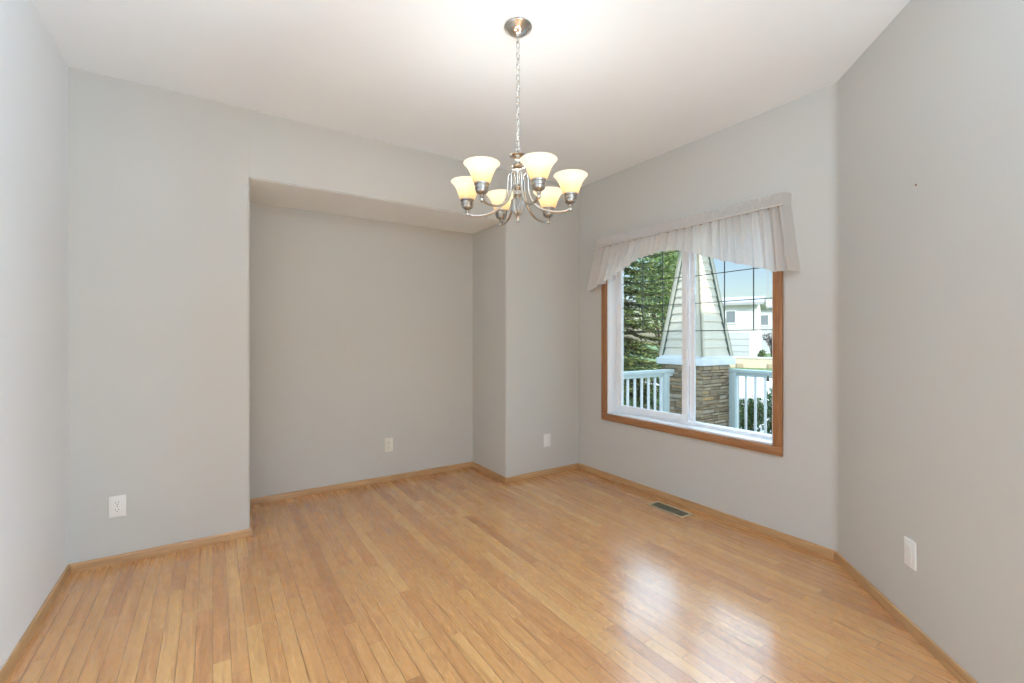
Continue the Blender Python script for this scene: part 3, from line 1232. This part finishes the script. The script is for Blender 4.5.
railing('short pale blue railing with white balusters between house and stone pier', (XW + .20, 3.78), (4.93, 3.78), (.05, 1.73))
railing('long pale blue railing with white balusters along the porch front beyond the pier', (5.635, 3.41), (5.635, -2.0), (.05, 1.8, 3.6))

# ------------------------------------------------------------------ outside: ground
F, HY = 456.25, 338.0
s_, c_ = math.sin(YAW), math.cos(YAW)


def along(az, depth, z=GZ0):
    """a point out in the street: az = tangent of the bearing off the view axis, depth in metres"""
    return Vector((depth * (az * c_ + s_), depth * (-az * s_ + c_), z))


bm = bmesh.new()
bm_box(bm, (XW + .17, -60, GZ0 - .3), (120, 90, GZ0))
struct('lawn', bm, M['lawn'])
bm = bmesh.new()
bm_box(bm, (8.2, -12, GZ0), (13.6, 9.0, GZ0 + .02))
struct('driveway', bm, M['concrete'])
bm = bmesh.new()
bm_box(bm, (14.3, -60, GZ0), (26.5, 90, GZ0 + .015))
struct('street', bm, M['concrete'])
bm = bmesh.new()
bm_box(bm, (13.6, -60, GZ0), (14.3, 90, GZ0 + .14))
struct('kerb', bm, M['concrete'])

# wing of the house beside the porch, out of view: it shades the porch from the sun
bm = bmesh.new()
bm_box(bm, (XW + .17, -7.0, GZ0), (8.4, -2.2, 3.7))
struct('wall_wing', bm, M['siding'])
bm = bmesh.new()
A = [bm.verts.new(p) for p in ((XW - .2, -7.4, 3.6), (XW - .2, -1.8, 3.6), (XW - .2, -4.5, 6.0))]
B = [bm.verts.new(p) for p in ((8.8, -7.4, 3.6), (8.8, -1.8, 3.6), (8.8, -4.5, 6.0))]
for k in range(3):
    l = (k + 1) % 3
    bm.faces.new((A[k], A[l], B[l], B[k]))
bm.faces.new(A)
bm.faces.new(B[::-1])
struct('roof_wing', bm, M['roof'])

# cream garden wall across the street
c0 = along(.60, 29)
root = thing('garden_wall', 'low cream masonry wall across the street in front of the houses', 'garden wall', c0, R(-60))
bm = bmesh.new()
bm_bevel_box(bm, (-5.0, -.15, 0), (5.0, .15, .62), .02)
obj('wall_body', bm, M['cream_wall'], root)
bm = bmesh.new()
bm_bevel_box(bm, (-5.05, -.2, .62), (5.05, .2, .72), .02)
obj('coping', bm, M['house'], root)
for i in range(6):
    bm = bmesh.new()
    bm_bevel_box(bm, (-4.6 + i * 1.8, -.22, 0), (-4.2 + i * 1.8, .22, .30), .03)
    obj('buttress', bm, M['stone'], root)


def house(label, az, depth, w, d, hw, hr, rz, wallm, wins):
    p = along(az, depth)
    root = thing('house', label, 'house', p, rz)
    bm = bmesh.new()
    bm_box(bm, (-w / 2, 0, 0), (w / 2, d, hw))
    A = [bm.verts.new(q) for q in ((-w / 2, 0, hw), (-w / 2, d, hw), (-w / 2, d / 2, hw + hr))]
    B = [bm.verts.new(q) for q in ((w / 2, 0, hw), (w / 2, d, hw), (w / 2, d / 2, hw + hr))]
    bm.faces.new(A)
    bm.faces.new(B[::-1])
    obj('walls', bm, wallm, root)
    bm = bmesh.new()
    e = .5
    for sgn in (0, 1):
        y0, y1 = (-e, d / 2) if sgn == 0 else (d + e, d / 2)
        zl = hw - e * hr / (d / 2)
        q = [(-w / 2 - e, y0, zl), (w / 2 + e, y0, zl), (w / 2 + e, y1, hw + hr), (-w / 2 - e, y1, hw + hr)]
        lo = [bm.verts.new(v) for v in q]
        hi = [bm.verts.new((v[0], v[1], v[2] + .22)) for v in q]
        bm.faces.new(lo)
        bm.faces.new(hi)
        for k in range(4):
            l = (k + 1) % 4
            bm.faces.new((lo[k], lo[l], hi[l], hi[k]))
    obj('roof', bm, M['roof'], root)
    for kind, x0, x1, z0, z1 in wins:
        bm = bmesh.new()
        rect = [(x0, x1, z0, z1)]
        t = .12
        for a, b in (((x0 - t, -.06, z0 - t), (x0, .02, z1 + t)), ((x1, -.06, z0 - t), (x1 + t, .02, z1 + t)), ((x0, -.06, z1), (x1, .02, z1 + t)), ((x0, -.06, z0 - t), (x1, .02, z0))):
            bm_box(bm, a, b)
        f = obj('window' if kind == 'w' else 'garage_door', bm, M['trim_white'], root)
        bm = bmesh.new()
        if kind == 'w':
            bm_box(bm, (x0, -.03, z0), (x1, .01, z1))
            obj('pane', bm, M['dark_glass'], f)
        else:
            for j in range(4):
                h = (z1 - z0) / 4
                bm_bevel_box(bm, (x0, -.05, z0 + j * h + .02), (x1, .01, z0 + (j + 1) * h - .02), .02)
            obj('door_panel', bm, M['house_grey'], f)
    return root


house('off-white two storey house across the street, showing beside the tapered column', .475, 40, 4.4, 7, 4.9, .7, R(-64), M['house'],
      [('w', -.2, .5, 3.3, 4.3), ('g', -1.0, 1.6, .2, 2.4)])
house('pale grey house across the street at the window edge', .60, 56, 8.6, 7, 5.8, 1.0, R(-60), M['house_grey'],
      [('w', -3.2, -1.9, 3.6, 4.8), ('g', -2.6, 2.4, .2, 2.9)])


# ------------------------------------------------------------------ outside: plants
def leaf_tri(bm, p, d, up, l, w):
    s = d.cross(up)
    if s.length < 1e-3:
        s = Vector((1, 0, 0))
    s.normalize()
    a = p - s * w * .35
    b = p + s * w * .35
    m1 = p + d * l * .5 - s * w * .5
    m2 = p + d * l * .5 + s * w * .5
    t = p + d * l
    v = [bm.verts.new(q) for q in (a, m1, t, m2, b)]
    bm.faces.new(v)


def rand_dir(rng):
    while True:
        v = Vector((rng.uniform(-1, 1), rng.uniform(-1, 1), rng.uniform(-1, 1)))
        if .05 < v.length < 1:
            return v.normalized()


def spruce(label, loc, height, radius, seed, whorls=26, z_start=.5):
    rng = random.Random(seed)
    root = thing('spruce_tree', label, 'tree', loc, 0, None)
    bm = bmesh.new()
    bm_tube(bm, [(0, 0, 0), (.02, .01, height * .5), (0, 0, height * .96)], height * .022, 10, r_end=.015)
    obj('trunk', bm, M['bark'], root, smooth=60)
    bb = bmesh.new()
    bf = bmesh.new()
    for i in range(whorls):
        t = i / (whorls - 1)
        z = z_start + (height - z_start - .1) * t
        rl = radius * (1 - t) ** .8 + .12
        nb = max(5, int(13 * (1 - t * .6)))
        for k in range(nb):
            a = 2 * PI * (k + rng.random() * .8) / nb + i * 1.1
            L = rl * rng.uniform(.75, 1.1)
            dirv = Vector((math.cos(a), math.sin(a), 0))
            zz = z + rng.uniform(-.12, .12)
            pts = []
            for j in range(7):
                f = j / 6
                droop = -.26 * L * f ** 1.4 + .16 * L * max(0, f - .6) / .4
                pts.append(dirv * (L * f) + Vector((0, 0, zz + droop)))
            bm_tube(bb, pts, .014 * (1 - t) + .006, 5, r_end=.004)
            side = Vector((-dirv.y, dirv.x, 0))
            nt_ = int(9 * L) + 5
            for q in range(nt_):
                f = .10 + .9 * q / nt_ + rng.uniform(-.02, .02)
                f = min(max(f, 0), .999)
                j = int(f * 6)
                p = pts[j].lerp(pts[j + 1], f * 6 - j)
                for sg in (-1, 1):
                    tl = (.10 + .26 * L * .5 * (1 - f * .75)) * rng.uniform(.7, 1.2)
                    td = (side * sg * .85 + dirv * .62 + Vector((0, 0, -.16 + rng.uniform(-.2, .18)))).normalized()
                    steps = max(3, int(tl / .06))
                    for e in range(steps):
                        pp = p + td * (tl * e / steps)
                        for w_ in range(3):
                            dd = (td * .9 + dirv * .2 + rand_dir(rng) * .35).normalized()
                            leaf_tri(bf, pp, dd, Vector((0, 0, 1)) + rand_dir(rng) * .35, rng.uniform(.09, .17), .036)
    obj('branches', bb, M['bark'], root)['kind'] = 'stuff'
    obj('foliage', bf, M['spruce'], root, recalc=False)['kind'] = 'stuff'
    return root


def bushy(name, label, cat, loc, rx, ry, rz, n, mat, seed, leaf=.07, trunk=0.0, group=None, clumps=16):
    rng = random.Random(seed)
    root = thing(name, label, cat, loc, 0, group)
    bb = bmesh.new()
    bf = bmesh.new()
    cz = trunk + rz
    cl = []
    for i in range(clumps):
        v = rand_dir(rng) * rng.uniform(.35, .85)
        cl.append((Vector((v.x * rx, v.y * ry, cz + v.z * rz)), rng.uniform(.28, .45)))
    for p, _ in cl:
        bm_tube(bb, [(rng.uniform(-.03, .03), rng.uniform(-.03, .03), 0), (p.x * .3, p.y * .3, max(.05, p.z * .55)), tuple(p)], .012 + .02 * trunk, 6, r_end=.004)
    if trunk:
        bm_tube(bb, [(0, 0, 0), (.03, 0, trunk), (0, 0, cz)], .05 + .03 * trunk, 8, r_end=.03)
    for i in range(n):
        p, r0 = cl[rng.randrange(clumps)]
        d = rand_dir(rng)
        q = p + Vector((d.x * rx, d.y * ry, d.z * rz)) * r0 * rng.uniform(.55, 1.0)
        if q.z < .03:
            q.z = .03 + rng.random() * .1
        leaf_tri(bf, q, (d * .7 + rand_dir(rng) * .8).normalized(), Vector((0, 0, 1)) + rand_dir(rng) * .7, leaf * rng.uniform(.7, 1.3), leaf * .55)
    obj('stems', bb, M['bark'], root, smooth=60)
    obj('foliage', bf, mat, root, recalc=False)
    return root


spruce('large green spruce tree filling the left window pane behind the railing', along(.215, 11.6), 6.4, 2.7, 21)
bushy('leafy_tree', 'pale green leafy tree behind the spruce, beside the tapered column', 'tree', along(.335, 16.5), 1.15, 1.15, 2.3, 6500, M['leaf'], 4, .13, 1.6, None, 26)
# shrubs below the long railing
for i, (az, dp, sx, sz, lab) in enumerate(((.470, 8.0, .30, .40, 'low shrub beyond the long railing, next to the railing post'),
                                           (.525, 8.9, .30, .44, 'low green shrub beyond the long railing, between its neighbours'),
                                           (.595, 7.9, .34, .56, 'tallest green shrub beyond the long railing at the window edge'))):
    bushy('garden_shrub', lab, 'shrub', along(az, dp), sx, sx, sz, 2600, M['shrub'], 50 + i, .06, 0.0, 'shrubs below the porch railing')
for i, (az, dp) in enumerate(((.17, 6.4), (.25, 7.2), (.335, 7.9))):
    bushy('garden_shrub', ('dark shrub behind the short railing, nearest the house', 'dark shrub behind the middle of the short railing', 'dark shrub behind the short railing beside the stone pier')[i],
          'shrub', along(az, dp), .5, .5, .52, 2400, M['shrub'], 70 + i, .065, 0.0, 'shrubs behind the short railing')
bushy('street_tree', 'small twiggy grey tree in front of the pale grey house', 'tree', along(.57, 36), .7, .7, .7, 700, M['twig'], 9, .14, 1.25, None, 14)
bushy('garden_shrub', 'round dark shrub behind the cream garden wall', 'shrub', along(.548, 32.5), .38, .38, .45, 600, M['shrub'], 12, .10, 0.25, None, 10)
